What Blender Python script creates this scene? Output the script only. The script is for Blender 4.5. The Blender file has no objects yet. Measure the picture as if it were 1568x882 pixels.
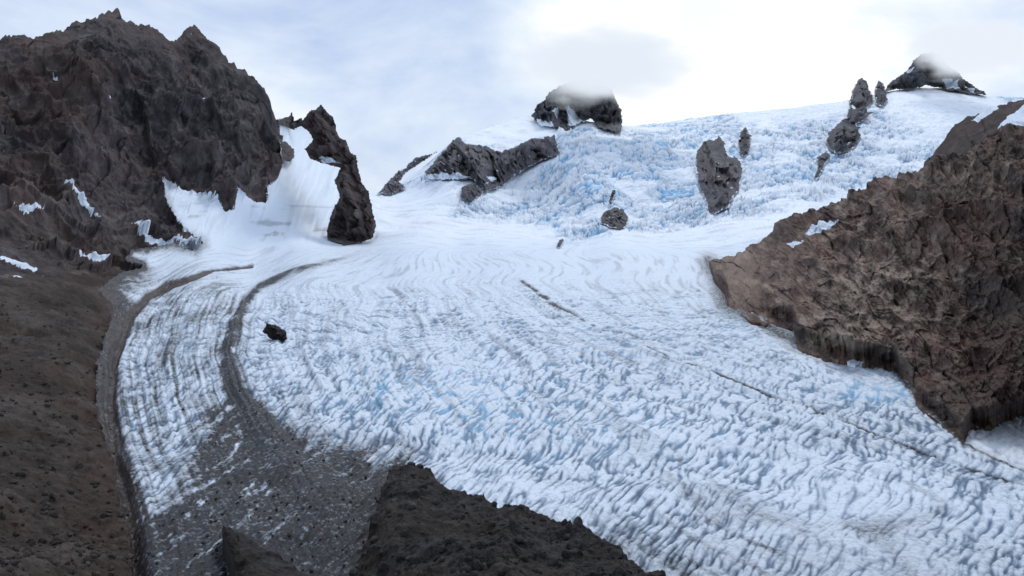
import bpy, bmesh, math, numpy as np
rng=np.random.default_rng(7)
F=1230.; P0=math.atan(111/1230.); cp,sp=math.cos(P0),math.sin(P0); CAMZ=100.0
# back-projection helpers: image pixel coordinates + chosen depth -> world metres
def world(u,v,D):
    a=(u-784)/F; b=(441-v)/F
    return D*a, D*(cp+b*sp), CAMZ+D*(-sp+b*cp)
def Dg(v,h): # distance of a surface h metres below the viewpoint
    return h/(sp-((441-v)/F)*cp)
# ---------------- noise ----------------
ang=rng.random(256)*2*np.pi; GX,GY=np.cos(ang),np.sin(ang)
g3=rng.normal(size=(256,3)); g3/=np.linalg.norm(g3,axis=1)[:,None]
RT=rng.random((256,4))
def hsh(x,y,z,seed):
    h=(x*374761393+y*668265263+z*2147483647+seed*974634777)&0xffffffff
    h=((h^(h>>13))*1274126177)&0xffffffff
    return ((h^(h>>16))&255)
def n2(x,y,seed=0):
    xi=np.floor(x).astype(np.int64); yi=np.floor(y).astype(np.int64)
    fx=x-xi; fy=y-yi; sx=fx*fx*fx*(fx*(fx*6-15)+10); sy=fy*fy*fy*(fy*(fy*6-15)+10)
    def g(i,j):
        h=hsh(xi+i,yi+j,0*xi,seed); return GX[h]*(fx-i)+GY[h]*(fy-j)
    a=g(0,0);b=g(1,0);c=g(0,1);d=g(1,1)
    a=a+(b-a)*sx; c=c+(d-c)*sx
    return (a+(c-a)*sy)*1.5
def n3(x,y,z,seed=0):
    xi=np.floor(x).astype(np.int64); yi=np.floor(y).astype(np.int64); zi=np.floor(z).astype(np.int64)
    fx=x-xi; fy=y-yi; fz=z-zi
    sx=fx*fx*(3-2*fx); sy=fy*fy*(3-2*fy); sz=fz*fz*(3-2*fz)
    def g(i,j,k):
        h=hsh(xi+i,yi+j,zi+k,seed); return g3[h,0]*(fx-i)+g3[h,1]*(fy-j)+g3[h,2]*(fz-k)
    def pl(k):
        a=g(0,0,k);b=g(1,0,k);c=g(0,1,k);d=g(1,1,k)
        a=a+(b-a)*sx;c=c+(d-c)*sx; return a+(c-a)*sy
    a=pl(0);b=pl(1); return (a+(b-a)*sz)*1.5
def fbm2(x,y,o=4,seed=0,g=.5):
    s=0*x;a=1.;t=0
    for i in range(o): s=s+a*n2(x*2**i+i*7.3,y*2**i-i*3.1,seed+i); t+=a; a*=g
    return s/t
def ridged3(x,y,z,o=6,seed=0,g=.5):
    s=0*x;a=1.;t=0;w=1.
    for i in range(o):
        n=1-np.abs(n3(x*2**i+i*5.1,y*2**i+i*9.7,z*2**i,seed+i))*1.6
        n=np.clip(n,-.3,1); n=n*np.abs(n)
        s=s+a*n*w; w=np.clip(n*1.2,.4,1); t+=a; a*=g
    return s/t
def vor2(x,y,seed):
    xi=np.floor(x).astype(np.int64); yi=np.floor(y).astype(np.int64)
    f1=np.full(x.shape,9.); f2=np.full(x.shape,9.); ox=0*x; oy=0*x; hh=np.zeros(x.shape,np.int64)
    for i in(-1,0,1):
        for j in(-1,0,1):
            h=hsh(xi+i,yi+j,0*xi,seed); px=xi+i+.5+.85*(RT[h,0]-.5)-x; py=yi+j+.5+.85*(RT[h,1]-.5)-y
            d=np.hypot(px,py); c=d<f1
            f2=np.where(c,f1,np.minimum(f2,d)); f1=np.where(c,d,f1); ox=np.where(c,-px,ox); oy=np.where(c,-py,oy); hh=np.where(c,h,hh)
    return f2-f1,ox,oy,RT[hh,2],RT[hh,3]
def facet(x,y,z,s,seed): # planar facets: tilted joint blocks on a steep face
    p=x+.22*y+.25*z; q=z*.8-.3*x+.12*y
    p=p+s*.35*n2(p/s*.7,q/s*.7,seed+5); q=q+s*.35*n2(p/s*.7+9,q/s*.7,seed+6)
    e,ox,oy,r,qq=vor2(p/s,q/s,seed)
    return ox*(r-.5)*2.4+oy*(qq-.5)*2.4+(r-.5)*.5
def sst(x,a,b):
    t=np.clip((x-a)/(b-a),0,1); return t*t*(3-2*t)
# ---------------- RBF ----------------
def rbf_fit(P,val,sc):
    P=np.array(P,float)/sc; n=len(P)
    r=np.linalg.norm(P[:,None]-P[None],axis=2); K=np.where(r>0,r*r*np.log(r+1e-12),0)+np.eye(n)*1e-5
    A=np.zeros((n+3,n+3)); A[:n,:n]=K; A[:n,n]=1; A[:n,n+1:]=P; A[n,:n]=1; A[n+1:,:n]=P.T
    b=np.zeros(n+3); b[:n]=val
    return P,np.linalg.solve(A,b),sc
def rbf(m,U,V):
    P,w,sc=m; n=len(P); U=U/sc;V=V/sc
    s=w[n]+w[n+1]*U+w[n+2]*V
    for i in range(n):
        r2=(U-P[i,0])**2+(V-P[i,1])**2+1e-14
        s=s+w[i]*.5*r2*np.log(r2)
    return s
def depthmodel(ctrl):
    return rbf_fit([(c[0],c[1]) for c in ctrl],[1000./c[2] for c in ctrl],500.)
def depth(m,U,V,lo=120,hi=6000):
    q=rbf(m,U,V); return 1000./np.clip(q,1000./hi,1000./lo)
# ---------------- 2D shapes ----------------
def segd(U,V,a,b):
    dx,dy=b[0]-a[0],b[1]-a[1]; L=dx*dx+dy*dy+1e-9
    t=np.clip(((U-a[0])*dx+(V-a[1])*dy)/L,0,1)
    return np.hypot(U-a[0]-t*dx,V-a[1]-t*dy),t
def sdpoly(poly,U,V,m=40):
    p=np.array(poly,float); out=np.full(U.shape,-float(m))
    k=(U>p[:,0].min()-m)&(U<p[:,0].max()+m)&(V>p[:,1].min()-m)&(V<p[:,1].max()+m)
    u=U[k];v=V[k]
    if u.size==0: return out
    d=np.full(u.shape,1e9); ins=np.zeros(u.shape,bool)
    for i in range(len(p)):
        a=p[i];b=p[(i+1)%len(p)]
        d=np.minimum(d,segd(u,v,a,b)[0])
        c=((a[1]>v)!=(b[1]>v))
        xx=(b[0]-a[0])*(v-a[1])/((b[1]-a[1]) if abs(b[1]-a[1])>1e-9 else 1e-9)+a[0]
        ins^=c&(u<xx)
    out[k]=np.where(ins,d,-np.minimum(d,m)); return out
def linedist(line,U,V,W):
    p=np.array(line,float); best=np.full(U.shape,1e9)
    for i in range(len(p)-1):
        d,t=segd(U,V,p[i],p[i+1]); best=np.minimum(best,d/(W[i]+(W[i+1]-W[i])*t))
    return best
# ---------------- mesh ----------------
def grid_obj(name,X,Y,Z,mask,mat,attrs,smooth=True,spv=None):
    R,C=X.shape; idx=np.arange(R*C).reshape(R,C)
    q=np.stack([idx[:-1,:-1],idx[:-1,1:],idx[1:,1:],idx[1:,:-1]],-1)[mask]
    used=np.unique(q); rm=np.zeros(R*C,np.int64); rm[used]=np.arange(len(used)); q=rm[q]
    co=np.stack([X.ravel()[used],Y.ravel()[used],Z.ravel()[used]],-1)
    return raw_obj(name,co,q,mat,{k:a.ravel()[used] for k,a in attrs.items()},smooth,None if spv is None else np.stack([s_.ravel()[used] for s_ in spv],-1))
def raw_obj(name,co,q,mat,attrs={},smooth=True,spv=None):
    me=bpy.data.meshes.new(name); n=len(q);k=q.shape[1]
    me.vertices.add(len(co)); me.vertices.foreach_set("co",co.astype(np.float32).ravel())
    me.loops.add(n*k); me.loops.foreach_set("vertex_index",q.astype(np.int32).ravel())
    me.polygons.add(n); me.polygons.foreach_set("loop_start",np.arange(0,n*k,k,dtype=np.int32))
    me.polygons.foreach_set("use_smooth",np.full(n,smooth))
    me.update(calc_edges=True); me.validate()
    for a,val in attrs.items():
        at=me.attributes.new(a,'FLOAT','POINT'); at.data.foreach_set("value",val.astype(np.float32))
    if spv is not None:
        at=me.attributes.new("img_co",'FLOAT_VECTOR','POINT'); at.data.foreach_set("vector",spv.astype(np.float32).ravel())
    me.materials.append(mat)
    o=bpy.data.objects.new(name,me); bpy.context.scene.collection.objects.link(o); return o
# ---------------- materials ----------------
class NT:
    def __init__(s,name,img_co=False):
        s.m=bpy.data.materials.new(name); s.m.use_nodes=True; s.t=s.m.node_tree; s.n=s.t.nodes
        s.b=s.n["Principled BSDF"]
        if img_co:
            a=s.n.new("ShaderNodeAttribute"); a.attribute_name="img_co"; s.co=a.outputs["Vector"]
        else: s.co=s.n.new("ShaderNodeTexCoord").outputs["Object"]
    def L(s,a,b): s.t.links.new(a,b)
    def put(s,inp,v):
        if isinstance(v,bpy.types.NodeSocket): s.L(v,inp)
        else: inp.default_value=v
    def attr(s,n): 
        a=s.n.new("ShaderNodeAttribute"); a.attribute_name=n; return a.outputs["Fac"]
    def noise(s,scale,detail=6,rough=.6,vec=None,dist=0):
        a=s.n.new("ShaderNodeTexNoise"); a.inputs["Scale"].default_value=scale; a.inputs["Detail"].default_value=detail
        a.inputs["Roughness"].default_value=rough; a.inputs["Distortion"].default_value=dist
        s.L(vec or s.co,a.inputs["Vector"]); return a.outputs["Fac"]
    def math(s,op,a,b=0.,c=0.,clamp=False):
        m=s.n.new("ShaderNodeMath"); m.operation=op; m.use_clamp=clamp
        s.put(m.inputs[0],a); s.put(m.inputs[1],b)
        if op in('MULTIPLY_ADD',): s.put(m.inputs[2],c)
        return m.outputs[0]
    def rng(s,v,a,b,c=0.,d=1.):
        m=s.n.new("ShaderNodeMapRange"); m.interpolation_type='SMOOTHSTEP'
        s.put(m.inputs[0],v)
        for i,x in enumerate((a,b,c,d)): m.inputs[i+1].default_value=x
        return m.outputs[0]
    def mix(s,f,a,b,mode='MIX'):
        m=s.n.new("ShaderNodeMix"); m.data_type='RGBA'; m.blend_type=mode
        s.put(m.inputs[0],f)
        s.put(m.inputs[6],(*a,1) if isinstance(a,tuple) else a); s.put(m.inputs[7],(*b,1) if isinstance(b,tuple) else b)
        return m.outputs[2]
    def mapping(s,scale,rot=(0,0,0)):
        m=s.n.new("ShaderNodeMapping"); m.inputs["Scale"].default_value=scale; m.inputs["Rotation"].default_value=rot
        s.L(s.co,m.inputs["Vector"]); return m.outputs[0]
    def bump(s,h,strength,dist):
        b=s.n.new("ShaderNodeBump"); b.inputs["Strength"].default_value=strength; b.inputs["Distance"].default_value=dist
        s.L(h,b.inputs["Height"]); s.L(b.outputs[0],s.b.inputs["Normal"])
    def fin(s,col,rough=.85,spec=.25):
        s.put(s.b.inputs["Base Color"],col); s.put(s.b.inputs["Roughness"],rough); s.b.inputs["Specular IOR Level"].default_value=spec
        return s.m
def ice_mat():
    t=NT("glacier_ice")
    dirt,blue,cav_shade,snow,brown=t.attr("dirt"),t.attr("blue"),t.attr("cav_shade"),t.attr("snow"),t.attr("brown")
    fine=t.noise(.5,5,.7); fin2=t.noise(.06,3,.6)
    c=t.mix(t.rng(cav_shade,.08,.85),(.73,.81,.905),(.14,.225,.345))  # trough shade painted into the ice colour: hollows dark, crests bright
    c=t.mix(t.math('MULTIPLY',t.rng(fine,.48,.66),.42),c,(.32,.41,.53))
    c=t.mix(blue,c,(.27,.60,.89))
    c=t.mix(snow,c,(.82,.875,.945))
    d=t.math('MULTIPLY',dirt,t.math('MULTIPLY_ADD',t.rng(fine,.35,.65),.7,.72),clamp=True)
    d=t.math('MULTIPLY',d,t.math('MULTIPLY_ADD',fin2,.4,.86),clamp=True)
    dc=t.mix(brown,(.021,.021,.024),(.046,.032,.026)); dc=t.mix(t.rng(fine,.52,.74,0,.28),dc,(.07,.063,.062))
    c=t.mix(d,c,dc)
    t.bump(fine,.7,1.2)
    return t.fin(c,.6,.3)
def rock_mat(name,base,dark,red,light,scale=.02,bump=2.,streak=(1,1,.35),rs=.5,img_co=False,rot=(0,.35,.2)):
    t=NT(name,img_co); snow,redA,sh,dk=t.attr("snow"),t.attr("red"),t.attr("lite"),t.attr("dk")
    v=t.mapping(streak,rot)
    a=t.noise(scale,6,.65,v,.6); b=t.noise(scale*6,6,.68,v); g=t.noise(scale*.35,3,.55); iso=t.noise(scale*5,4,.6)
    c=t.mix(t.rng(a,.40,.58),dark,base)
    c=t.mix(t.math('MULTIPLY',t.rng(b,.5,.68),.6),c,light)
    c=t.mix(t.math('MULTIPLY',t.rng(g,.42,.62),rs,clamp=True),c,red)
    c=t.mix(t.math('MULTIPLY',redA,.8,clamp=True),c,red)
    c=t.mix(t.math('MULTIPLY',t.math('MULTIPLY',sh,t.rng(b,.35,.6,.35,1.)),.9,clamp=True),c,light)
    c=t.mix(t.rng(b,.32,.44,.6,0.),c,tuple(x*.4 for x in dark))
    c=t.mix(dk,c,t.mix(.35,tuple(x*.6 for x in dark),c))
    sn=t.rng(t.math('MULTIPLY_ADD',iso,.5,snow),.62,.72)
    c=t.mix(sn,c,(.72,.79,.88))
    t.bump(b,.8,bump)
    return t.fin(c,.9,.15)
M_ice=ice_mat()
M_mtn=rock_mat("mountain_rock",(.082,.071,.071),(.031,.028,.032),(.095,.056,.046),(.165,.147,.142),.012,7.,(1,.5,.5))
M_bank=rock_mat("moraine_debris",(.058,.047,.041),(.029,.024,.021),(.064,.041,.033),(.105,.089,.08),.07,1.5,(1,1,1))
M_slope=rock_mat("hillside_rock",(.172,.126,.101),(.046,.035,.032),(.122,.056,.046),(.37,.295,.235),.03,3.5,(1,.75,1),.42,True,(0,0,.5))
M_far=rock_mat("nunatak_rock",(.100,.103,.120),(.046,.050,.062),(.125,.105,.10),(.20,.195,.205),.016,6.,(1,.4,.6))  # grey-blue tint paints distance haze into the rock colour
M_mor=rock_mat("moraine_dark",(.036,.032,.032),(.014,.013,.013),(.042,.033,.030),(.08,.073,.071),.12,1.,(1,1,1))
# ================= LAYER 1 : glacier basin =================
ctrl=[]
for u in (250,450,650,850,1050,1250,1450,1700):
    for v,h in ((960,86),(880,88),(700,90),(550,88)): 
        if not(u==250 and v<700) : ctrl.append((u,v,Dg(v,h)))
for u in (300,500,700,900,1100): ctrl.append((u,470,Dg(470,84)))
for u in (480,650,800,950,1100): ctrl.append((u,420,Dg(420,74)))
ctrl+=[(1300,470,Dg(470,84)),(1550,470,Dg(470,84)),(1300,400,Dg(400,71)),(1600,400,Dg(400,71))]
ctrl+=[(380,410,1230),(240,442,930),(190,480,712),(165,560,475),(162,640,352),(215,882,198)]
ctrl+=[(0,882,170),(0,750,217),(100,700,268),(0,600,331),(90,560,400),(0,450,588),(0,400,690),(100,430,745),(200,407,960),(-130,882,150),(-130,600,290),(-130,400,560)]
ctrl+=[(0,300,850),(0,200,980),(0,62,1150),(-130,300,720),(-130,80,1000),(165,14,1400),(165,200,1200),(165,320,1080),(100,380,880),(298,40,1650),(298,200,1400),(290,290,1280),
 (300,340,1235),(350,370,1290),(418,165,1750),(422,265,1560),(400,330,1430),(430,372,1450),(500,372,1560),(450,200,2050),(470,260,1900),(480,320,1700),(560,290,2350),(575,340,1850),(560,375,1600)]
ctrl+=[(600,350,1800),(700,300,2150),(600,295,2420),(700,210,2750),(830,178,3050),(800,372,1640),(700,380,1540),(900,380,1560),(1000,385,1480),(900,300,2120),(1000,250,2500),(1000,190,3100),(1130,172,3200),
 (1100,350,1720),(1100,260,2420),(1250,300,2000),(1250,220,2700),(1290,155,3350),(1400,250,2450),(1450,135,3600),(1568,150,3700),(1568,250,2600),(1700,140,3800),(1100,395,1330),(1700,300,2000)]
DM=depthmodel(ctrl)
sky=[(-130,90),(-60,72),(0,62),(20,55),(60,57),(75,50),(100,42),(112,32),(140,28),(152,20),(165,13),(180,14),(190,27),(200,34),(225,38),(245,48),(262,62),(275,56),(290,42),(298,38),(310,52),(325,65),(345,85),(360,97),(375,108),(395,125),(410,145),(418,165),(424,182),(445,184),(470,195),(520,262),(545,284),(560,292),(580,297),(610,285),(650,255),(700,210),(740,198),(760,190),(800,178),(830,175),(950,193),(1010,190),(1060,180),(1130,172),(1200,166),(1290,155),(1350,142),(1400,134),(1450,135),(1500,145),(1568,150),(1700,140)]
NC,N1,N2,NB=1400,560,330,8
NR=N1+N2
us=np.linspace(-130,1700,NC); vt=np.interp(us,[p[0] for p in sky],[p[1] for p in sky])
jg=fbm2(us/11.,us*0+.5,4,91,.6)
vt=vt+np.where(us<424,9.*jg-5*np.abs(n2(us/7.,us*0+2.5,93))+3,0)
VM=400.
t1=np.linspace(0,1,N1,endpoint=False)[:,None]; t2=np.linspace(0,1,N2)[:,None]
U=np.broadcast_to(us,(NR,NC)).copy(); V=np.vstack([960+t1*(VM-960)+0*vt[None],VM+t2*(vt[None]-VM)])
D=depth(DM,U,V)
X,Y,Z=world(U,V,D)
# --- classes
wob=3.*fbm2(U/22,V/14,4,5)
rag=fbm2(U/6,V/5,4,6,.7)
rockL=[(-400,-300),(421,-300),(426,182),(430,215),(431,262),(424,275),(408,284),(410,300),(404,309),(380,303),(362,291),(358,318),(345,322),(325,306),(290,292),(262,284),(248,272),(252,300),(262,325),(280,348),(310,372),(300,380),(262,370),(238,376),(200,380),(190,396),(215,406),(180,418),(150,445),(172,470),(160,520),(146,560),(150,640),(178,740),(200,820),(212,1100),(-400,1100)]
sdr=sdpoly(rockL,U,V)+wob*np.where(V>380,2.2,.8)+4.5*rag
rock=sst(sdr,-1.5,1.5)
mtn=sst(V+U*.08,450,400)      # 1 mountain, 0 bank
N={ 
'A1':[(650,264),(672,238),(690,218),(703,208),(712,219),(740,222),(768,232),(790,224),(812,212),(835,209),(850,206),(857,236),(830,245),(800,262),(768,285),(745,293),(722,274),(700,275),(655,275)],
'A2':[(578,296),(590,280),(605,266),(620,256),(635,242),(672,231),(655,243),(625,262),(612,278),(622,287),(600,298)],
'A3':[(706,285),(724,281),(742,290),(738,300),(722,307),(704,303)],
'C':[(1066,232),(1078,216),(1085,213),(1093,215),(1100,207),(1107,214),(1112,222),(1116,237),(1130,241),(1138,258),(1132,290),(1121,304),(1115,318),(1095,328),(1084,322),(1078,300),(1070,285),(1066,262)],
'C2':[(1131,212),(1135,200),(1142,192),(1150,208),(1147,235),(1138,241),(1131,230)],
'D':[(1265,215),(1272,198),(1285,186),(1296,180),(1301,160),(1306,138),(1313,122),(1320,119),(1328,128),(1334,142),(1338,155),(1330,163),(1328,180),(1312,190),(1319,210),(1304,230),(1280,236),(1268,225)],
'D2':[(1338,140),(1345,122),(1352,128),(1360,152),(1352,163),(1342,160)],
'F':[(920,330),(928,322),(940,317),(955,320),(963,335),(957,350),(935,349),(920,341)],
'F2':[(933,300),(938,290),(943,292),(940,304),(936,314),(932,312)],
'F3':[(851,378),(856,366),(862,364),(864,370),(857,380)],
'G':[(1246,270),(1252,252),(1250,242),(1266,230),(1273,240),(1262,252),(1260,262),(1250,276)],
'B':[(813,178),(822,160),(834,152),(842,140),(856,132),(880,122),(915,120),(938,138),(944,156),(952,168),(952,204),(918,196),(905,182),(885,190),(868,200),(850,195),(826,192)],
'E':[(1352,142),(1360,128),(1378,116),(1392,103),(1400,90),(1412,82),(1428,80),(1442,88),(1454,102),(1467,111),(1478,124),(1490,130),(1512,146),(1480,143),(1455,139),(1420,131),(1395,137),(1370,137)],
'H':[(458,190),(468,178),(474,170),(482,168),(492,160),(501,172),(510,178),(515,198),(520,212),(530,214),(537,234),(546,238),(549,260),(555,282),(564,292),(568,312),(576,346),(572,364),(552,372),(525,374),(502,366),(500,352),(508,325),(520,302),(512,276),(522,258),(500,252),(476,244),(467,228),(480,214),(472,202)],
}
nun=np.full(U.shape,-40.)
for k,p in N.items(): nun=np.maximum(nun,sdpoly(p,U,V,20))
nearrock=sst(nun,-7,-1)
# --- glacier flow coordinates (world metres)
lines=[(0,[(420,392),(330,412),(240,440),(190,480),(165,560),(165,640),(200,750),(225,900)]),
 (1,[(570,385),(450,415),(380,450),(355,500),(350,550),(370,600),(410,680),(500,800),(560,900)]),
 (2,[(650,388),(640,420),(630,470),(645,530),(690,600),(760,700),(830,800),(900,900)]),
 (2.5,[(710,388),(725,430),(750,480),(830,550),(950,630),(1090,715),(1240,800),(1400,900)]),
 (3,[(770,388),(800,430),(850,465),(900,495),(1060,560),(1250,630),(1350,665),(1500,718),(1700,790)]),
 (3.5,[(915,389),(945,430),(985,475),(1140,545),(1320,618),(1500,692),(1700,765)]),
 (4,[(1060,390),(1085,430),(1115,480),(1215,530),(1400,610),(1568,700),(1700,745)])]
fp,fps,fph=[],[],[]
for i,l in lines:
    l=np.array(l,float); dd=np.linspace(0,len(l)-1,26); lu=np.interp(dd,np.arange(len(l)),l[:,0]); lv=np.interp(dd,np.arange(len(l)),l[:,1])
    x,y,z=world(lu,lv,depth(DM,lu,lv)); s=np.r_[0,np.cumsum(np.hypot(np.diff(x),np.diff(y)))]
    for j in range(0,26,3): fp.append((x[j],y[j])); fps.append(i*170.); fph.append(s[j])
ex,ey,ez=world(np.array([1568.,1700.]),np.array([900.,960.]),depth(DM,np.array([1568.,1700.]),np.array([900.,960.])))
MS=rbf_fit(fp+[(ex[0],ey[0]),(ex[1],ey[1])],fps+[2.68*170,2.7*170],500.); MP=rbf_fit(fp,fph,500.)
tong=sst(V,365,400)*(1-rock)
PS=rbf(MS,X,Y); PH=rbf(MP,X,Y)
w1=fbm2(X/40,Y/40,3,21); w2=fbm2(X/40+9,Y/40,3,22)
# marginal crevasses fan out from the terminus; transverse arcs higher up
px_,py_=X+95,Y+48; om=np.arctan2(px_,py_)*420.; rr=np.hypot(px_,py_)
a=om+5*w1; b=rr+10*w2
c1=np.abs(n2(a/3.8,b/26.,31))**.7; c2=np.abs(n2((a+.10*b)/2.5,b/14.,32))**.7; c3=n2(a/1.2,b/2.4,33); cL=np.abs(n2(a/9.,b/60.,37))
cx=np.abs(n2((a*.5+b)/9.,(a-b*.2)/15.,44))**.7
Hp=c1*1.05+c2*.55+c3*.10+cL*.40+cx*.42-.08
a2=PH+12*w1; b2=PS+14*w2
d1=np.abs(n2(a2/8.,b2/55.,38))**.7; d2=np.abs(n2(a2/4.2,b2/22.,39))**.8; d3=np.abs(n2(a2/26,b2/7,40))
Hf=d1*1.15+d2*.65+d3*.5+c3*.10
wf=sst(V+25*w1,600,470); H=Hp*(1-wf)+Hf*wf
c0=n2(X/30,Y/60,34); fol=fbm2(PS/9.,PH/240.,4,42,.6)
okr=1-.85*sst(U+V,2000,2250)
amp=sst(V,385,500)*(.35+.65*sst(fbm2(X/60,Y/100,4,41),-.22,.3))
amp=amp*(1-.3*sst(U-.8*V,500,800))
amp=.12+amp
relief=1.5*amp*(H-.7)*(1+.7*wf)+1.2*c0+3.0*fol*sst(V,400,480)*(.35+.65*sst(V,700,560))+2.0*fbm2(X/60,Y/45,3,43)
# --- icefall
icef=sst(V,385,355)*(1-rock)
X2=X+40*fbm2(X/150,Y/150,3,51); Y2=Y+50*fbm2(X/150+5,Y/150,3,52)
ky=Y2-.35*X2
s1=np.abs(n2(X2/100,ky/42,61)); s2=np.abs(n2(X2/28,ky/16,62)); s3=np.abs(n2(X2/11,Y2/8.,63)); s0=fbm2(X/260,Y/160,3,64)
K=slice(N1-20,NR)
def sub(fn,*ar):
    outs=fn(*[q[K] for q in ar]); r=[]
    for o in outs: z=np.zeros(U.shape); z[K]=o; r.append(z)
    return r
v1,vx,vy,vr,vq=sub(lambda p,q:vor2(p/29,q/21,65),X2,ky); v2,_,_,wr,_q=sub(lambda p,q:vor2((p+q*.2)/11,q/11,66),X2,ky)
ck1=1-sst(v1,0,.2); ck2=1-sst(v2,0,.25)
HI=s1*1.1+s2*.55+s3*.25+.5*vr+.25*wr-.5*ck1-.25*ck2+.2
def area(poly,soft=14): return sst(sdpoly(poly,U,V,45)+5*wob*.6+6*rag,-soft,soft)
smooth=np.maximum.reduce([area([(430,170),(500,190),(560,290),(650,285),(720,290),(690,330),(840,345),(880,390),(200,390),(240,270),(420,270)],10),
  area([(690,200),(830,160),(850,205),(780,226),(710,216)],8), area([(900,365),(1060,345),(1250,310),(1330,285),(1250,345),(1120,378),(880,385)],6)*.9,
  area([(1330,130),(1510,130),(1560,190),(1440,215),(1360,180)],12)*.8, area([(1120,160),(1330,140),(1330,170),(1200,195),(1130,190)],8)*.55, area([(700,255),(860,236),(800,290),(740,305),(620,300)],8)*.8])
nat=sst(fbm2((X+.4*Y)/230,(Y-.3*X)/110,4,67),.04,.26)*.75
smooth=np.maximum(smooth,nat*icef)
ia=(1-smooth)*(1-nearrock)
wL=sst(U,600,520) # western snowfield: fall-line ribs
ribs=fbm2((U+.35*V)/16.,(V-.5*U)/75.,4,69,.55)
topf=.35+.65*sst(V-vt[None],0,30)
relI=18*ia*(HI-.8)*topf+19*s0*(1-nearrock)*(1-.9*wL)*topf+1.6*(s3-.3)*smooth*(1-nearrock)*(1-wL)+wL*(9*ribs+3*np.abs(ribs))*sst(V,385,330)*sst(V-vt[None],0,30)
g=(relief*tong*(1-nearrock)+relI*icef)*(1-rock)
Lm=linedist([(570,385),(520,398),(450,415),(400,438),(375,465),(360,500),(348,540),(352,575),(370,610),(400,650),(440,710),(500,780),(560,860)],U+wob,V,[3.5,3.5,4.5,5.5,6.5,7.5,9,10,13,18,30,46,60])
L0=linedist([(385,408),(330,414),(300,423),(262,436),(225,455),(203,480),(185,515),(172,560),(168,620),(175,690),(195,760),(212,900)],U+wob,V,[2,2.5,4,5,6,7,8,8,9,10,12,14])
L3=linedist([(795,428),(830,453),(850,466),(900,495),(960,520),(1060,560),(1130,585),(1250,630),(1350,668),(1500,718),(1650,770)],U+.8*wob,V+1.5*rag,[1.2,2.2,2.6,1.3,1.0,1.6,1.3,1.5,1.8,1.6,1.6])
lowleft=sdpoly([(350,640),(390,670),(470,705),(600,712),(640,760),(640,1000),(235,1000),(250,850),(290,790),(330,720)],U,V,70)
llm=sst(lowleft,-50,30)
g+=(-4*np.exp(-L0**2)+1.5*np.exp(-((L0-2.2)**2)*1.5)+2*np.exp(-Lm**2)-1.5*np.exp(-L3**2))*tong
g+=llm*tong*(1.3*fbm2(X/9,Y/26,5,151,.6)+2.5*fbm2(X/30,Y/50,2,152))-.25*llm*relief*tong
# --- rock relief
R=ridged3(X/190,Y*.6/190,Z/260,7,71,.55)
R2=ridged3((X+Y*.2)/60,(Y*.5-X*.3)/60,Z/90,6,81,.58)
fc=facet(X,Y,Z*.8,42,87); fc2=facet(X,Y,Z*.8,17,88)
rm=rock*mtn
mh=rm*(52*(R-.42)+24*(R2-.42)+12*fc+6*fc2)*sst(D,500,1000)*(.3+.7*sst(V-vt[None],0,70))
gl=fbm2((X+.3*Y)/26.,(Y-.2*X)/60.,4,95); bf=fbm2(X/9,Y/9,5,96,.6)
e_,_,_,br,_b=vor2(X/4.5,Y/4.5,98)
bankn=rock*(1-mtn)*(3.6*gl+2.4*bf+7*fbm2(X/50,Y/50,3,97)+.8*sst(br,.6,1.)*sst(e_,0,.3))
kk=sst(V-vt[None],-1,60)
X=X+.55*mh; Y=Y-.65*mh; Z=Z+.55*mh*kk+.3*mh+g+bankn
# --- attributes
strk=fbm2(PH/200.,PS/6.,4,101); blot=fbm2(a/7.,b/36.,4,102); bl2=fbm2(X/10,Y/28,5,160,.65)
betw=sst(U,40,170)*(1-sst(U+ (V-500)*-.15,345,400))*sst(V,395,470)
dirt=.04+.24*sst(strk,0,.4)*(.4+.6*sst(V,720,600))
dirt=dirt+betw*(.24+.6*strk+.5*blot)
dirt=dirt+1.2*np.exp(-Lm**2*1.0)*(.85+.8*blot)*sst(V,380,430)+.25*np.exp(-(Lm*.5)**2)*sst(V,450,560)*(.7+blot)
dirt=dirt+1.3*np.exp(-(L0*.9)**4)
dirt=dirt+sst(lowleft,-60,25)*(1.05+1.4*blot+1.2*bl2)*sst(U,150,220)
dirt=dirt+np.exp(-L3**2)*sst(n2(PH/30.,PH*0,103)+.25*n2(PH/9.,PH*0,113),-.3,.05)*1.3
dirt=dirt+.45*sst(U,850,1250)*sst(strk+.3*blot,.08,.45)*sst(V,580,780)*okr+.20*sst(V,740,880)+.2*sst(fbm2(X/45,Y/30,4,140),0,.35)*sst(V,600,800)*okr
mr=linedist([(1085,400),(1112,470),(1220,522),(1370,566),(1402,606),(1475,682),(1568,718),(1700,770)],U+wob,V,[14,14,8,6,5,2.0,1.6,2])
dirt=dirt+.7*np.exp(-mr**2)
dirt=dirt+.95*sst(-sdr,39,14)*sst(V,400,440)*sst(U,330,230)*(.85+.6*blot)
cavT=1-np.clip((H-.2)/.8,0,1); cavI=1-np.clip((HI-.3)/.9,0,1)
dirt=dirt+tong*cavT**2*(.25+.6*sst(V,650,860)*sst(U,1300,500))*sst(amp,.1,.8)
dirt=dirt-(.6*sst(H,.8,1.25)*tong)*sst(lowleft,-60,30)*(.10+.9*sst(bl2,-.08,-.35))
dirt=np.clip(dirt,0,1)*np.clip(tong+.0,0,1)
dirt+= (1-tong)*(.16*sst(fbm2(X/60,Y/25,4,104),.05,.4))*(1-rock)*(1-wL)+wL*(1-tong)*.38*sst(fbm2(X/30,Z/16,4,105)-.3*ribs,.10,.4)*sst(V,260,370)
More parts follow.
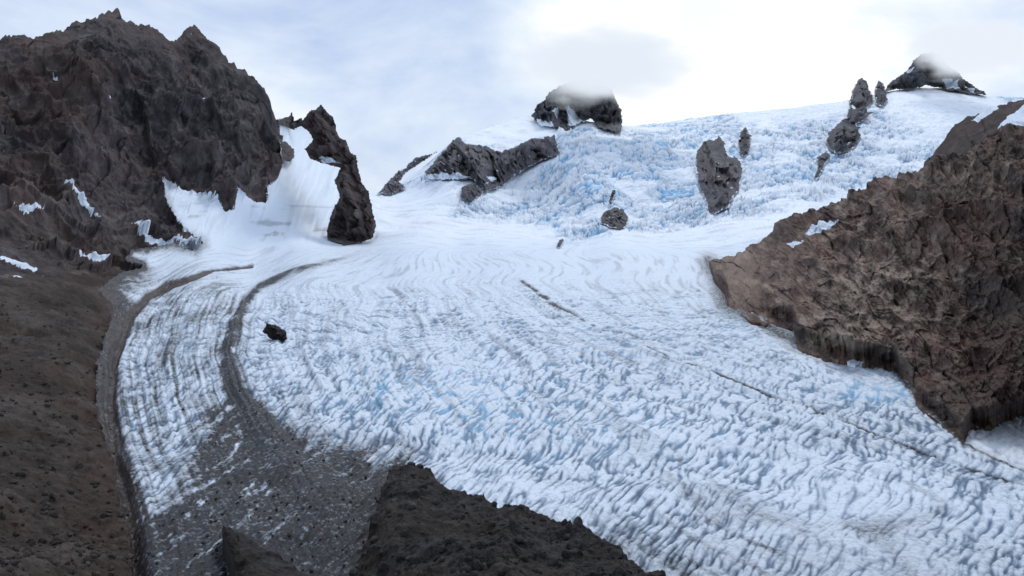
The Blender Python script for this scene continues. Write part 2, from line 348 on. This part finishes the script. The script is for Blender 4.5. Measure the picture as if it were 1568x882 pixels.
dirt=np.clip(dirt+ .6*np.exp(-((sdr)/8.)**2)*sst(V,370,400)*(1-rock)+.35*sst(-sdr,14,2)*sst(U,300,250)+.5*sst(-sdr,20,0)*sst(V,340,375)*sst(U,380,300),0,1)
brown=np.clip(np.exp(-(L0*.8)**4)*1.2+.8*sst(-sdr,30,0)*sst(V,420,450)*sst(U,330,230),0,1)
cav_shade=tong*cavT*(.3+.7*sst(V,390,520))*sst(amp,-.1,.7)+icef*(1-smooth)*np.clip(cavI+.5*ck1,0,1)*.8+wL*icef*.35*sst(-ribs,.0,.35)  # painted shade for crevasse troughs, icefall gaps and hollows between snow ribs
def blob(cx,cy,rx,ry): return np.exp(-((U-cx)/rx)**2-((V-cy)/ry)**2)
blue=(blob(680,610,140,45)*.9+blob(800,650,80,40)*.7+blob(560,570,90,50)*.5+blob(930,520,200,60)*.35+blob(1000,650,260,90)*.25)*sst(cavT+.6*fbm2(X/9,Y/16,3,130),.42,.9)*.85+(blob(1350,600,90,14)*.7+blob(1130,495,30,25)*.4)*sst(cavT,.1,.7)
blue+=icef*(1-smooth)*(.09+.75*sst(cavI+.6*s0,.3,.9))*(.45+blob(880,330,80,70)+.8*blob(940,240,120,50)+.9*blob(1030,270,50,70)+.55*blob(1180,260,70,60))
blue=np.clip(blue,0,.8)
snow=np.clip(icef*(smooth*(.85-.35*wL)+ (1-smooth)*.75*sst(HI,.85,1.4))+ .8*sst(sdpoly([(1470,690),(1482,655),(1520,650),(1700,600),(1700,770),(1568,714)],U,V),-1,2),0,1)
sp_=np.zeros_like(U)
patches=[[(18,317),(40,322),(76,320),(60,328),(40,331)],[(92,292),(104,297),(160,344),(120,323)],[(0,386),(20,390),(62,411),(56,414),(0,396)],[(80,117),(88,118),(90,128),(82,126)],[(308,150),(318,146),(312,160),(306,168)],[(98,377),(125,386),(194,404),(150,403)],[(198,336),(215,342),(240,358),(285,378),(270,380),(225,362)],[(160,160),(172,158),(168,164)],[(190,292),(196,296),(192,304)],[(240,362),(300,370),(325,385),(280,385),(250,380)],[(276,340),(290,352),(282,356)],[(66,418),(80,420),(76,426)],[(10,420),(40,424),(34,430)],[(284,60),(292,52),(290,60)]]
for p in patches: sp_=np.maximum(sp_,sst(sdpoly(p,U+wob*.5,V+wob*.4,12)+4*rag,-1.2,3)*.68)
snowR=sp_
redR=np.clip(.6*sst(fbm2(X/120,Z/90,3,111),0,.4)*sst(U+V*.6,400,160)+.6*blob(205,460,40,60)+.6*blob(170,680,50,200)+.15*(1-mtn),0,1)
liteR=np.clip(.45*blob(360,240,60,60)+.9*sst(fbm2(X/40,Z/40,4,112),.1,.45)*mtn,0,1)*.6+.7*sst(gl+.5*bf,.05,.4)*(1-mtn)
dkR=.65*sst(fbm2(X/70,Z/110,3,115),.05,.35)*mtn+.3*blob(60,150,90,60)+(1-mtn)*.6*sst(-gl,.0,.3)
def back(Xa,Ya,Za,n,dy,dz):
    k=np.arange(1,n+1)[:,None]
    return (np.vstack([Xa,Xa[-1]*(1+.01*k)]),np.vstack([Ya,Ya[-1]+dy*k]),np.vstack([Za,Za[-1]-dz*k]))
def ext(A,n): return np.vstack([A,np.repeat(A[-1:],n,0)])
X,Y,Z=back(X,Y,Z,NB,25,22)
AT=dict(dirt=dirt,blue=blue,cav_shade=cav_shade,snow=snow,brown=brown); AR=dict(snow=snowR,red=redR,lite=liteR,dk=dkR)
AT={k:ext(v,NB) for k,v in AT.items()}; AR={k:ext(v,NB) for k,v in AR.items()}
rk=ext(sdr,NB); mt=ext(mtn,NB)
fm=rk[:-1,:-1]>0
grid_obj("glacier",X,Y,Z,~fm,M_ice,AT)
bm_=(mt[:-1,:-1]>.5)
grid_obj("rocky_mountain",X,Y,Z,fm&bm_,M_mtn,AR)
bank=grid_obj("moraine_slope",X,Y,Z,fm&~bm_,M_bank,AR)
bankpts=np.stack([X[:NR],Y[:NR],Z[:NR]],-1)[(sdr>3)&(mtn<.3)&(D<650)]
dirtpts=np.stack([X[:NR],Y[:NR],Z[:NR]],-1)[(sdr<0)&(dirt>.8)&(V>560)&(U<640)]
# ================= sheets (hillside etc.) =================
def sheet(name,crest,base,ctrl,mat,nu,nv,relieff,attrf,follow=False,jag=1.5,nb=6,bdy=8,bdz=10,spm=None):
    m=depthmodel(ctrl); u0,u1=crest[0][0],crest[-1][0]
    us=np.linspace(u0,u1,nu); vc=np.interp(us,[p[0] for p in crest],[p[1] for p in crest]); vb=np.interp(us,[p[0] for p in base],[p[1] for p in base])
    vc=vc+jag*2*fbm2(us/12,us*0+3.3,4,7,.6); vb=np.maximum(vb+(5 if follow else jag*1.5)*fbm2(us/14,us*0+8.3,4,8,.6),vc+1)
    t=np.linspace(0,1,nv)[:,None]; U=np.broadcast_to(us,(nv,nu)).copy(); V=vb+t*(vc-vb)
    D=depth(m,U,V,60); e=sst(t,0,.05)
    if follow:
        DG=depth(DM,U,V); w=sst(vb[None]-V,38,0); D=D*(1-w)+DG*.992*w; e=(.4+.6*sst(vb[None]-V,0,25))*sst(t,0,.008)
    X,Y,Z=world(U,V,D)
    dx,dy,dz=relieff(X,Y,Z,U,V,D)
    X=X+dx*e;Y=Y+dy*e;Z=Z+dz*e
    at=attrf(X,Y,Z,U,V)
    if follow: at['lite']=at['lite']*sst(vb[None]-V,2,30)
    X,Y,Z=back(X,Y,Z,nb,bdy,bdz)
    n_=4; kf=np.arange(n_,0,-1)[:,None]; hf=2.0 if follow else 2.5
    X=np.vstack([X[:1]+0*kf-(.3*kf if follow else 0),X]);Y=np.vstack([Y[:1]-(.9*kf if follow else 0*kf),Y]);Z=np.vstack([Z[:1]-hf*kf,Z])
    f2=lambda v:np.vstack([np.repeat(v[:1],n_,0),ext(v,nb)])
    at={k:f2(v) for k,v in at.items()}
    spv=None if spm is None else [f2(U*spm),np.vstack([-V[:1]*spm-hf*kf,ext(-V*spm,nb)]),f2(0*U)]  # texture coordinates are image pixel coordinates times a constant
    o=grid_obj(name,X,Y,Z,np.ones((X.shape[0]-1,X.shape[1]-1),bool),mat,at,True,spv)
    return o,np.stack([X[n_:nv+n_],Y[n_:nv+n_],Z[n_:nv+n_]],-1)
def rel_s(X,Y,Z,U,V,D):
    # p,q : image pixel coordinates times a constant, plus a little X in p
    p=U*.45+.3*X*.3; q=-V*.45; sc=D/520.
    r_=p+.5*q; s_=q-.35*p     # joint sets dip to the left
    A=ridged3(r_/62,0*p,s_/48,6,201,.55); B=ridged3((r_-.3*s_)/24,0*p+3.3,s_/20,5,211,.58)
    blocks=6.5*facet(r_,0*p,s_,21,215)+3.4*facet(r_,0*p,s_,9,216)+1.5*facet(r_,0*p,s_,3.6,217)
    ed,_,_,_,_=vor2(r_/13+.4*n2(p/15,q/15,3),s_/19,218)
    h=(28*(A-.42)+9*(B-.42)+blocks-2.2*(1-sst(ed,0,.12)))*(.5+.5*sst(U,1150,1300))*sc**.6
    return -.45*h,-.75*h,.3*h
def at_s(X,Y,Z,U,V):
    def bl(cx,cy,rx,ry): return np.exp(-((U-cx)/rx)**2-((V-cy)/ry)**2)
    sn=np.zeros_like(U); rg=fbm2(U/6,V/5,4,6,.7)
    for p in [[(1232,357),(1245,338),(1285,332),(1270,345),(1240,360)],[(1203,374),(1232,366),(1215,382)],[(1288,558),(1305,549),(1328,555),(1300,563)]]: sn=np.maximum(sn,sst(sdpoly(p,U,V,12)+4*rg,-1.5,2.5)*.72)
    n=fbm2(U/60,V/45,5,221,.6); n2_=fbm2((U+V)/30,(V-U)/45,5,223,.6)
    red=np.clip(sst(n,.0,.3)*.8+.9*bl(1470,530,50,60)+.7*bl(1490,320,60,30)+.5*bl(1310,380,40,40),0,1)*sst(n2_,-.4,.2)
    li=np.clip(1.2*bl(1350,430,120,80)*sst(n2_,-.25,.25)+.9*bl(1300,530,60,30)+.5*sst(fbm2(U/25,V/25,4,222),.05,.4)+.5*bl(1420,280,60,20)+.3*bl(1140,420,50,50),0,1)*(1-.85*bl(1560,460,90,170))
    dk=np.clip(.95*bl(1560,480,100,180)+.8*sst(fbm2(U/40,V/55,4,225),.05,.3)+.8*bl(1470,620,60,50)+.45*bl(1180,350,60,30)+.4*bl(1540,220,60,30),0,.9)  # blobs at the right and lower right paint the slope's shade into its colour
    return dict(snow=sn,red=red*(1-bl(1140,420,70,60)),lite=li,dk=dk)
hc=[(1086,402),(1095,397),(1130,386),(1160,370),(1190,345),(1215,325),(1260,312),(1285,295),(1300,290),(1350,266),(1400,256),(1440,245),(1490,225),(1530,206),(1568,190),(1640,165),(1760,140)]
hb=[(1086,406),(1095,432),(1112,455),(1116,474),(1150,490),(1190,500),(1215,506),(1222,530),(1250,545),(1300,555),(1370,566),(1398,600),(1410,628),(1440,648),(1475,678),(1488,658),(1520,656),(1568,642),(1760,600)]
sc=[(1568,190,520),(1760,140,450),(1760,400,300),(1760,600,230),(1568,400,395),(1568,600,320),(1475,640,315),(1400,255,640),(1400,570,405),(1400,430,500),(1300,290,780),(1300,525,470),(1300,420,590),(1215,325,960),(1215,500,560),(1215,420,720),(1110,440,800),(1090,400,1240),(1160,370,1130),(1160,430,850)]
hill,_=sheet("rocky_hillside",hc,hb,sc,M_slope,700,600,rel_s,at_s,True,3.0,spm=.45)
def rel_r(X,Y,Z,U,V,D):
    p=U*1.05;q=-V*1.05
    h=26*(ridged3((p+.4*q)/80,0*p,q/80,6,231,.55)-.4)+10*facet(p,0*p,q,25,235); return -.4*h,-.6*h,.3*h
def at_r(X,Y,Z,U,V):
    sn=np.zeros_like(U); rg=fbm2(U/6,V/5,4,6,.7)
    for p in [[(1527,197),(1545,180),(1575,160),(1600,160),(1600,185),(1560,192)],[(1486,184),(1500,172),(1525,162),(1530,168),(1500,182)]]: sn=np.maximum(sn,sst(sdpoly(p,U,V,12)+3*rg,-2,2)*.85)
    return dict(snow=sn,red=.5+0*U,lite=.1+0*U,dk=.35+0*U)
sheet("rocky_ridge",[(1415,246),(1430,232),(1445,215),(1458,198),(1478,180),(1520,164),(1568,152),(1640,125),(1760,100)],[(1415,252),(1440,290),(1568,300),(1760,260)],
  [(1420,246,1500),(1480,178,1450),(1568,152,1250),(1760,100,1100),(1440,290,1250),(1568,300,900),(1760,260,800)],M_mtn,260,120,rel_r,at_r,False,2,6,20,20)
def rel_m(X,Y,Z,U,V,D):
    e,_,_,r,q=vor2(X/5,Y/5,246)
    h=6*(ridged3(X/26,Y/26,Z/26,6,241,.55)-.42)+1.5*fbm2(X/4,Y/4,5,242,.6)+.9*(r-.5)-1.2; return 0*h,-.3*h,.8*h
def at_m(X,Y,Z,U,V): return dict(snow=0*U,red=.3*sst(fbm2(X/20,Y/20,3,243),-.1,.4),lite=.6*sst(fbm2(X/10,Y/10,4,244),.1,.4),dk=.5*sst(fbm2(X/14,Y/14,3,247),0,.4))
mc=[(500,930),(535,880),(560,820),(580,760),(594,724),(603,710),(625,713),(645,714),(665,722),(678,736),(700,747),(740,757),(760,767),(800,772),(850,787),(900,804),(925,818),(950,834),(990,866),(1030,895),(1120,960)]
mb=[(500,990),(1120,990)]
ms=[(500,930,165),(560,820,205),(603,708,272),(700,745,242),(800,770,225),(900,800,205),(990,862,176),(1120,950,150),(500,990,135),(800,990,120),(1120,990,130),(700,850,170),(850,880,160)]
mor,mp=sheet("hollow_shade",mc,mb,ms,M_mor,560,280,rel_m,at_m,False,2.0,5,4,8)
def rel_m2(X,Y,Z,U,V,D):
    h=3*(ridged3(X/14,Y/14,Z/14,5,251,.55)-.42)+1.*fbm2(X/4,Y/4,4,252,.6)-1.; return 0*h,-.3*h,.8*h
mc2=[(340,800),(350,800),(365,812),(385,822),(410,836),(440,852),(462,870),(490,900)]
sheet("hollow_shade",mc2,[(340,806),(355,850),(380,930),(490,990)],[(325,792,222),(345,794,220),(410,832,196),(462,866,180),(490,900,168),(350,860,180),(400,930,155),(490,990,140)],M_mor,160,120,rel_m2,at_m,False,1.0,4,3,8)  # dark mound sheet standing in for a shadowed hollow
# ================= nunataks =================
def inflate(name,poly,mat,D0=None,step=1.1,thick=1.0,jag=1.2,snowp=[],red=.15,amp=1.,front=.985,lite=.1,foot=45):
    p=np.array(poly,float); u=np.arange(p[:,0].min()-5,p[:,0].max()+5,step); v=np.arange(p[:,1].max()+5,p[:,1].min()-5,-step)
    U,V=np.meshgrid(u,v); sd=sdpoly(poly,U,V,400)+jag*2.6*fbm2(U/7,V/7,4,301,.65)
    Di=depth(DM,U,V); Db=Di*front if D0 is None else np.minimum(D0+0*U,np.where(V>p[:,1].max()-foot,Di*.985,1e9))
    rmax=max(sd.max(),1.); dm=float(np.median(Db)); T=thick*rmax*dm/F*1.3
    gg=(np.clip(sd,0,None)/rmax)**.8
    co=[];qs=[];off=0;A={k:[] for k in('snow','red','lite')}
    keep=sd>-.2; fmk=keep[:-1,:-1]&keep[1:,1:]&keep[:-1,1:]&keep[1:,:-1]
    L=rmax*dm/F
    sn=np.zeros_like(U); rg=fbm2(U/5,V/4,4,6,.7)
    for q in snowp: sn=np.maximum(sn,sst(sdpoly(q,U,V,12)+2.5*rg,-1.5,1.5)*.75)
    if D0 is None: sn=np.maximum(sn,.5*sst(sd+1.5*rg,2.2,.3)+.42*sst(fbm2((U+.5*V)/9,(V-.3*U)/5,4,320,.6),.12,.4))
    R_,C_=U.shape; idx=np.arange(R_*C_).reshape(R_,C_)
    qf=np.stack([idx[:-1,:-1],idx[1:,:-1],idx[1:,1:],idx[:-1,1:]],-1)[fmk]
    for s in(-1,1):
        x,y,z=world(U,V,Db+s*T*gg*(1 if s<0 else .7)); fx_=U*dm/F; fz_=-V*dm/F; r_=fx_+.3*fz_
        h=amp*L*(1.0*(ridged3(r_/(L*1.4),0*x+s,fz_/(L*2.0),5,311,.55)-.42)+.85*facet(r_,0*x+s*50,fz_*.7,L*.75,313)+.4*facet(r_,0*x+s*50,fz_,L*.28,314))*np.clip(gg*1.6,.1,1)
        x=x-.15*h; y=y+s*1.3*h; z=z+.15*h
        co.append(np.stack([x.ravel(),y.ravel(),z.ravel()],-1)); qs.append((qf if s<0 else qf[:,::-1])+off); off+=R_*C_
        A['snow'].append(sn.ravel()); A['red'].append((red+0*sn).ravel()); A['lite'].append((lite+.5*sst(fbm2(x/(L*.8),z/(L*.8),4,312),.05,.4)).ravel())
    co=np.vstack(co);q=np.vstack(qs); used=np.unique(q); rmm=np.zeros(len(co),np.int64); rmm[used]=np.arange(len(used))
    return raw_obj(name,co[used],rmm[q],mat,{k:np.concatenate(v)[used] for k,v in A.items()})
inflate("rock_outcrop",N['A1'],M_far,thick=.9,red=.35,step=.9,snowp=[[(745,270),(760,265),(752,278)],[(655,268),(700,266),(720,270),(700,277),(655,277)]],lite=.25)
inflate("rock_outcrop",N['A2'],M_far,thick=.9,step=.8); inflate("rock_outcrop",N['A3'],M_far,step=.7)
inflate("rock_outcrop",N['C'],M_far,red=.4,step=.8,lite=.2,snowp=[[(1108,220),(1116,226),(1124,243),(1114,240)]])
inflate("rock_outcrop",N['C2'],M_far,step=.7); inflate("rock_spire",N['D'],M_far,thick=.8,step=.8); inflate("rock_spire",N['D2'],M_far,step=.7)
for k in('F','F2','F3','G'): inflate("rock_outcrop",N[k],M_far,step=.6,jag=1.)
inflate("mountain_peak",N['B'],M_far,D0=3000,thick=.8,snowp=[[(866,160),(880,168),(892,185),(905,182),(900,194),(870,192)],[(846,172),(856,164),(853,182)],[(822,182),(845,186),(850,198),(822,195)]])
inflate("mountain_peak",N['E'],M_far,D0=3580,thick=.8,snowp=[[(1440,120),(1460,128),(1470,138),(1450,136)],[(1478,132),(1492,136),(1490,144)],[(1386,110),(1398,104),(1394,112)]])
inflate("rock_spire",N['H'],M_mtn,D0=1640,thick=.6,lite=.35,step=.9,jag=1.,foot=30,snowp=[[(484,238),(505,240),(522,250),(495,251)],[(497,238),(506,240),(502,250)]])
inflate("rock_spire",[(424,190),(430,181),(440,180),(447,172),(451,184),(462,181),(468,190),(450,198)],M_mtn,D0=1980,thick=.6,step=.7)
inflate("rock_spire",[(428,214),(440,218),(450,228),(452,238),(444,250),(434,246),(430,236)],M_mtn,step=.7,front=.96)
inflate("boulder",[(402,507),(408,495),(425,498),(438,508),(440,522),(425,525),(413,518)],M_mor,D0=float(depth(DM,np.array([420.]),np.array([522.]))[0]),foot=0,step=.5)
# ================= stones =================
bm=bmesh.new(); bmesh.ops.create_icosphere(bm,subdivisions=2,radius=1); iv=np.array([v.co[:] for v in bm.verts]); ifc=np.array([[v.index for v in f.verts] for f in bm.faces]); bm.free()
def stones(name,pts,n,smin,smax,mat,pw=3.):
    sel=pts[rng.integers(0,len(pts),n)]; cos=[];qs=[]
    for i,c in enumerate(sel):
        s=smin+(smax-smin)*rng.random()**pw
        d=rng.normal(size=(5,3)); d/=np.linalg.norm(d,axis=1)[:,None]; v=iv.copy()
        for k in range(5):
            h=v@d[k]; lim=.55+.3*rng.random(); v-=np.clip(h-lim,0,None)[:,None]*d[k]
        v*= (rng.random(3)*.6+.6)*s; a=rng.random()*6.28; r=np.array([[math.cos(a),-math.sin(a),0],[math.sin(a),math.cos(a),0],[0,0,1]])
        cos.append(v@r.T+c+[0,0,.2*s]); qs.append(ifc+i*len(iv))
    co=np.vstack(cos); z=np.zeros(len(co)); raw_obj(name,co,np.vstack(qs),mat,dict(snow=z,red=z,lite=np.repeat(rng.random(n)*.7,len(iv))),False)
stones("moraine_rubble",mp.reshape(-1,3),1500,.15,1.8,M_mor,5)
stones("slope_rubble",bankpts,3500,.15,1.5,M_bank,6)
if len(dirtpts): stones("glacier_debris",dirtpts,900,.1,.8,M_mor,4)
# ================= mist =================
def mist(name,u,v,D,rx,ry,rz,dens,seed,col):
    x,y,z=world(u,v,D); bpy.ops.mesh.primitive_ico_sphere_add(subdivisions=4,radius=1,location=(x,y,z)); o=bpy.context.object; o.name=name; o.scale=(rx,ry,rz)
    m=bpy.data.materials.new(name); m.use_nodes=True; t=m.node_tree; t.nodes.clear(); n=t.nodes.new; L=t.links.new
    tc=n("ShaderNodeTexCoord"); ln=n("ShaderNodeVectorMath"); ln.operation='LENGTH'; L(tc.outputs["Object"],ln.inputs[0])
    no=n("ShaderNodeTexNoise"); no.inputs["Scale"].default_value=2.6; no.inputs["Detail"].default_value=4; 
    mp_=n("ShaderNodeMapping"); mp_.inputs["Location"].default_value=(seed,seed*2,0); L(tc.outputs["Object"],mp_.inputs[0]); L(mp_.outputs[0],no.inputs["Vector"])
    ad=n("ShaderNodeMath"); ad.operation='MULTIPLY_ADD'; L(no.outputs["Fac"],ad.inputs[0]); ad.inputs[1].default_value=1.0; L(ln.outputs["Value"],ad.inputs[2])
    mr=n("ShaderNodeMapRange"); mr.interpolation_type='SMOOTHSTEP'; L(ad.outputs[0],mr.inputs[0]); mr.inputs[1].default_value=1.4; mr.inputs[2].default_value=.3; mr.inputs[3].default_value=0; mr.inputs[4].default_value=dens
    ab=n("ShaderNodeVolumeAbsorption"); ab.inputs[0].default_value=(0,0,0,1); L(mr.outputs[0],ab.inputs["Density"])
    em=n("ShaderNodeEmission"); em.inputs[0].default_value=(*col,1); L(mr.outputs[0],em.inputs[1])  # mist glows in sky colour; the emission stands in for scattered light
    a=n("ShaderNodeAddShader"); L(ab.outputs[0],a.inputs[0]); L(em.outputs[0],a.inputs[1]); out=n("ShaderNodeOutputMaterial"); L(a.outputs[0],out.inputs["Volume"])
    o.data.materials.append(m)
mist("cloud",930,98,2790,400,190,170,.06,1.,(.79,.86,.95))
mist("cloud",1490,72,3400,350,190,160,.05,4.,(.83,.88,.97))
# ================= world, sun, camera =================
w=bpy.data.worlds.new("World"); bpy.context.scene.world=w; w.use_nodes=True; t=w.node_tree; n=t.nodes.new; L=t.links.new
bg=t.nodes["Background"]; bg.inputs[1].default_value=.1
SE,SR=math.radians(52),math.radians(18)
st=n("ShaderNodeTexSky"); st.sky_type='NISHITA'; st.sun_disc=False; st.sun_elevation=SE; st.sun_rotation=SR
tc=n("ShaderNodeTexCoord"); 
mp_=n("ShaderNodeMapping"); mp_.inputs["Scale"].default_value=(1,1,2.0); mp_.inputs["Location"].default_value=(.35,0,.2); L(tc.outputs["Generated"],mp_.inputs[0])
no=n("ShaderNodeTexNoise"); no.inputs["Scale"].default_value=3.6; no.inputs["Detail"].default_value=7; no.inputs["Roughness"].default_value=.55; no.inputs["Distortion"].default_value=.4; L(mp_.outputs[0],no.inputs["Vector"])
bx,by,bz=world(1140,0,1.); bd=np.array([bx,by,bz-CAMZ]); bd/=np.linalg.norm(bd)
dt=n("ShaderNodeVectorMath"); dt.operation='DOT_PRODUCT'; L(tc.outputs["Generated"],dt.inputs[0]); dt.inputs[1].default_value=tuple(bd)
r1=n("ShaderNodeMapRange"); r1.interpolation_type='SMOOTHSTEP'; L(dt.outputs["Value"],r1.inputs[0])
for i,x in enumerate((.95,1.0,0,.8)): r1.inputs[i+1].default_value=x
r2=n("ShaderNodeMapRange"); L(no.outputs["Fac"],r2.inputs[0])
for i,x in enumerate((.35,.69,0,.8)): r2.inputs[i+1].default_value=x
ad=n("ShaderNodeMath"); ad.operation='ADD'; ad.use_clamp=True; L(r1.outputs[0],ad.inputs[0]); L(r2.outputs[0],ad.inputs[1])
cr=n("ShaderNodeValToRGB"); L(ad.outputs[0],cr.inputs[0]); e=cr.color_ramp.elements
e[0].position=0; e[0].color=(.46,.59,.86,1); e[1].position=1; e[1].color=(1.16,1.16,1.14,1); k=e.new(.5); k.color=(.75,.85,1.0,1)
sc_=n("ShaderNodeVectorMath"); sc_.operation='SCALE'; L(cr.outputs[0],sc_.inputs[0]); sc_.inputs["Scale"].default_value=10.
sx=n("ShaderNodeSeparateXYZ"); L(tc.outputs["Generated"],sx.inputs[0]); gr=n("ShaderNodeMapRange"); L(sx.outputs[2],gr.inputs[0])
for i,x in enumerate((-.15,0,.25,1.)): gr.inputs[i+1].default_value=x
sc2=n("ShaderNodeVectorMath"); sc2.operation='SCALE'; L(sc_.outputs[0],sc2.inputs[0]); L(gr.outputs[0],sc2.inputs["Scale"])
mx=n("ShaderNodeMix"); mx.data_type='RGBA'; mx.inputs[0].default_value=.93; L(st.outputs[0],mx.inputs[6]); L(sc2.outputs[0],mx.inputs[7]); L(mx.outputs[2],bg.inputs[0])
sl=bpy.data.lights.new("sun","SUN"); sl.energy=1.2; sl.angle=math.radians(12); sl.color=(1,.97,.93)
so=bpy.data.objects.new("sun",sl); bpy.context.scene.collection.objects.link(so)
from mathutils import Vector
sd_=Vector((math.sin(SR)*math.cos(SE),math.cos(SR)*math.cos(SE),math.sin(SE))); so.rotation_euler=sd_.to_track_quat('Z','Y').to_euler(); so.location=(0,0,900)
cam=bpy.data.cameras.new("camera"); cam.sensor_width=36; cam.lens=36*F/1568; cam.clip_start=1; cam.clip_end=20000
c=bpy.data.objects.new("camera",cam); c.location=(0,0,CAMZ); c.rotation_euler=(math.pi/2-P0,0,0); bpy.context.scene.collection.objects.link(c)
s=bpy.context.scene; s.camera=c; s.view_settings.view_transform='Standard'; s.view_settings.look='None'; s.view_settings.exposure=0
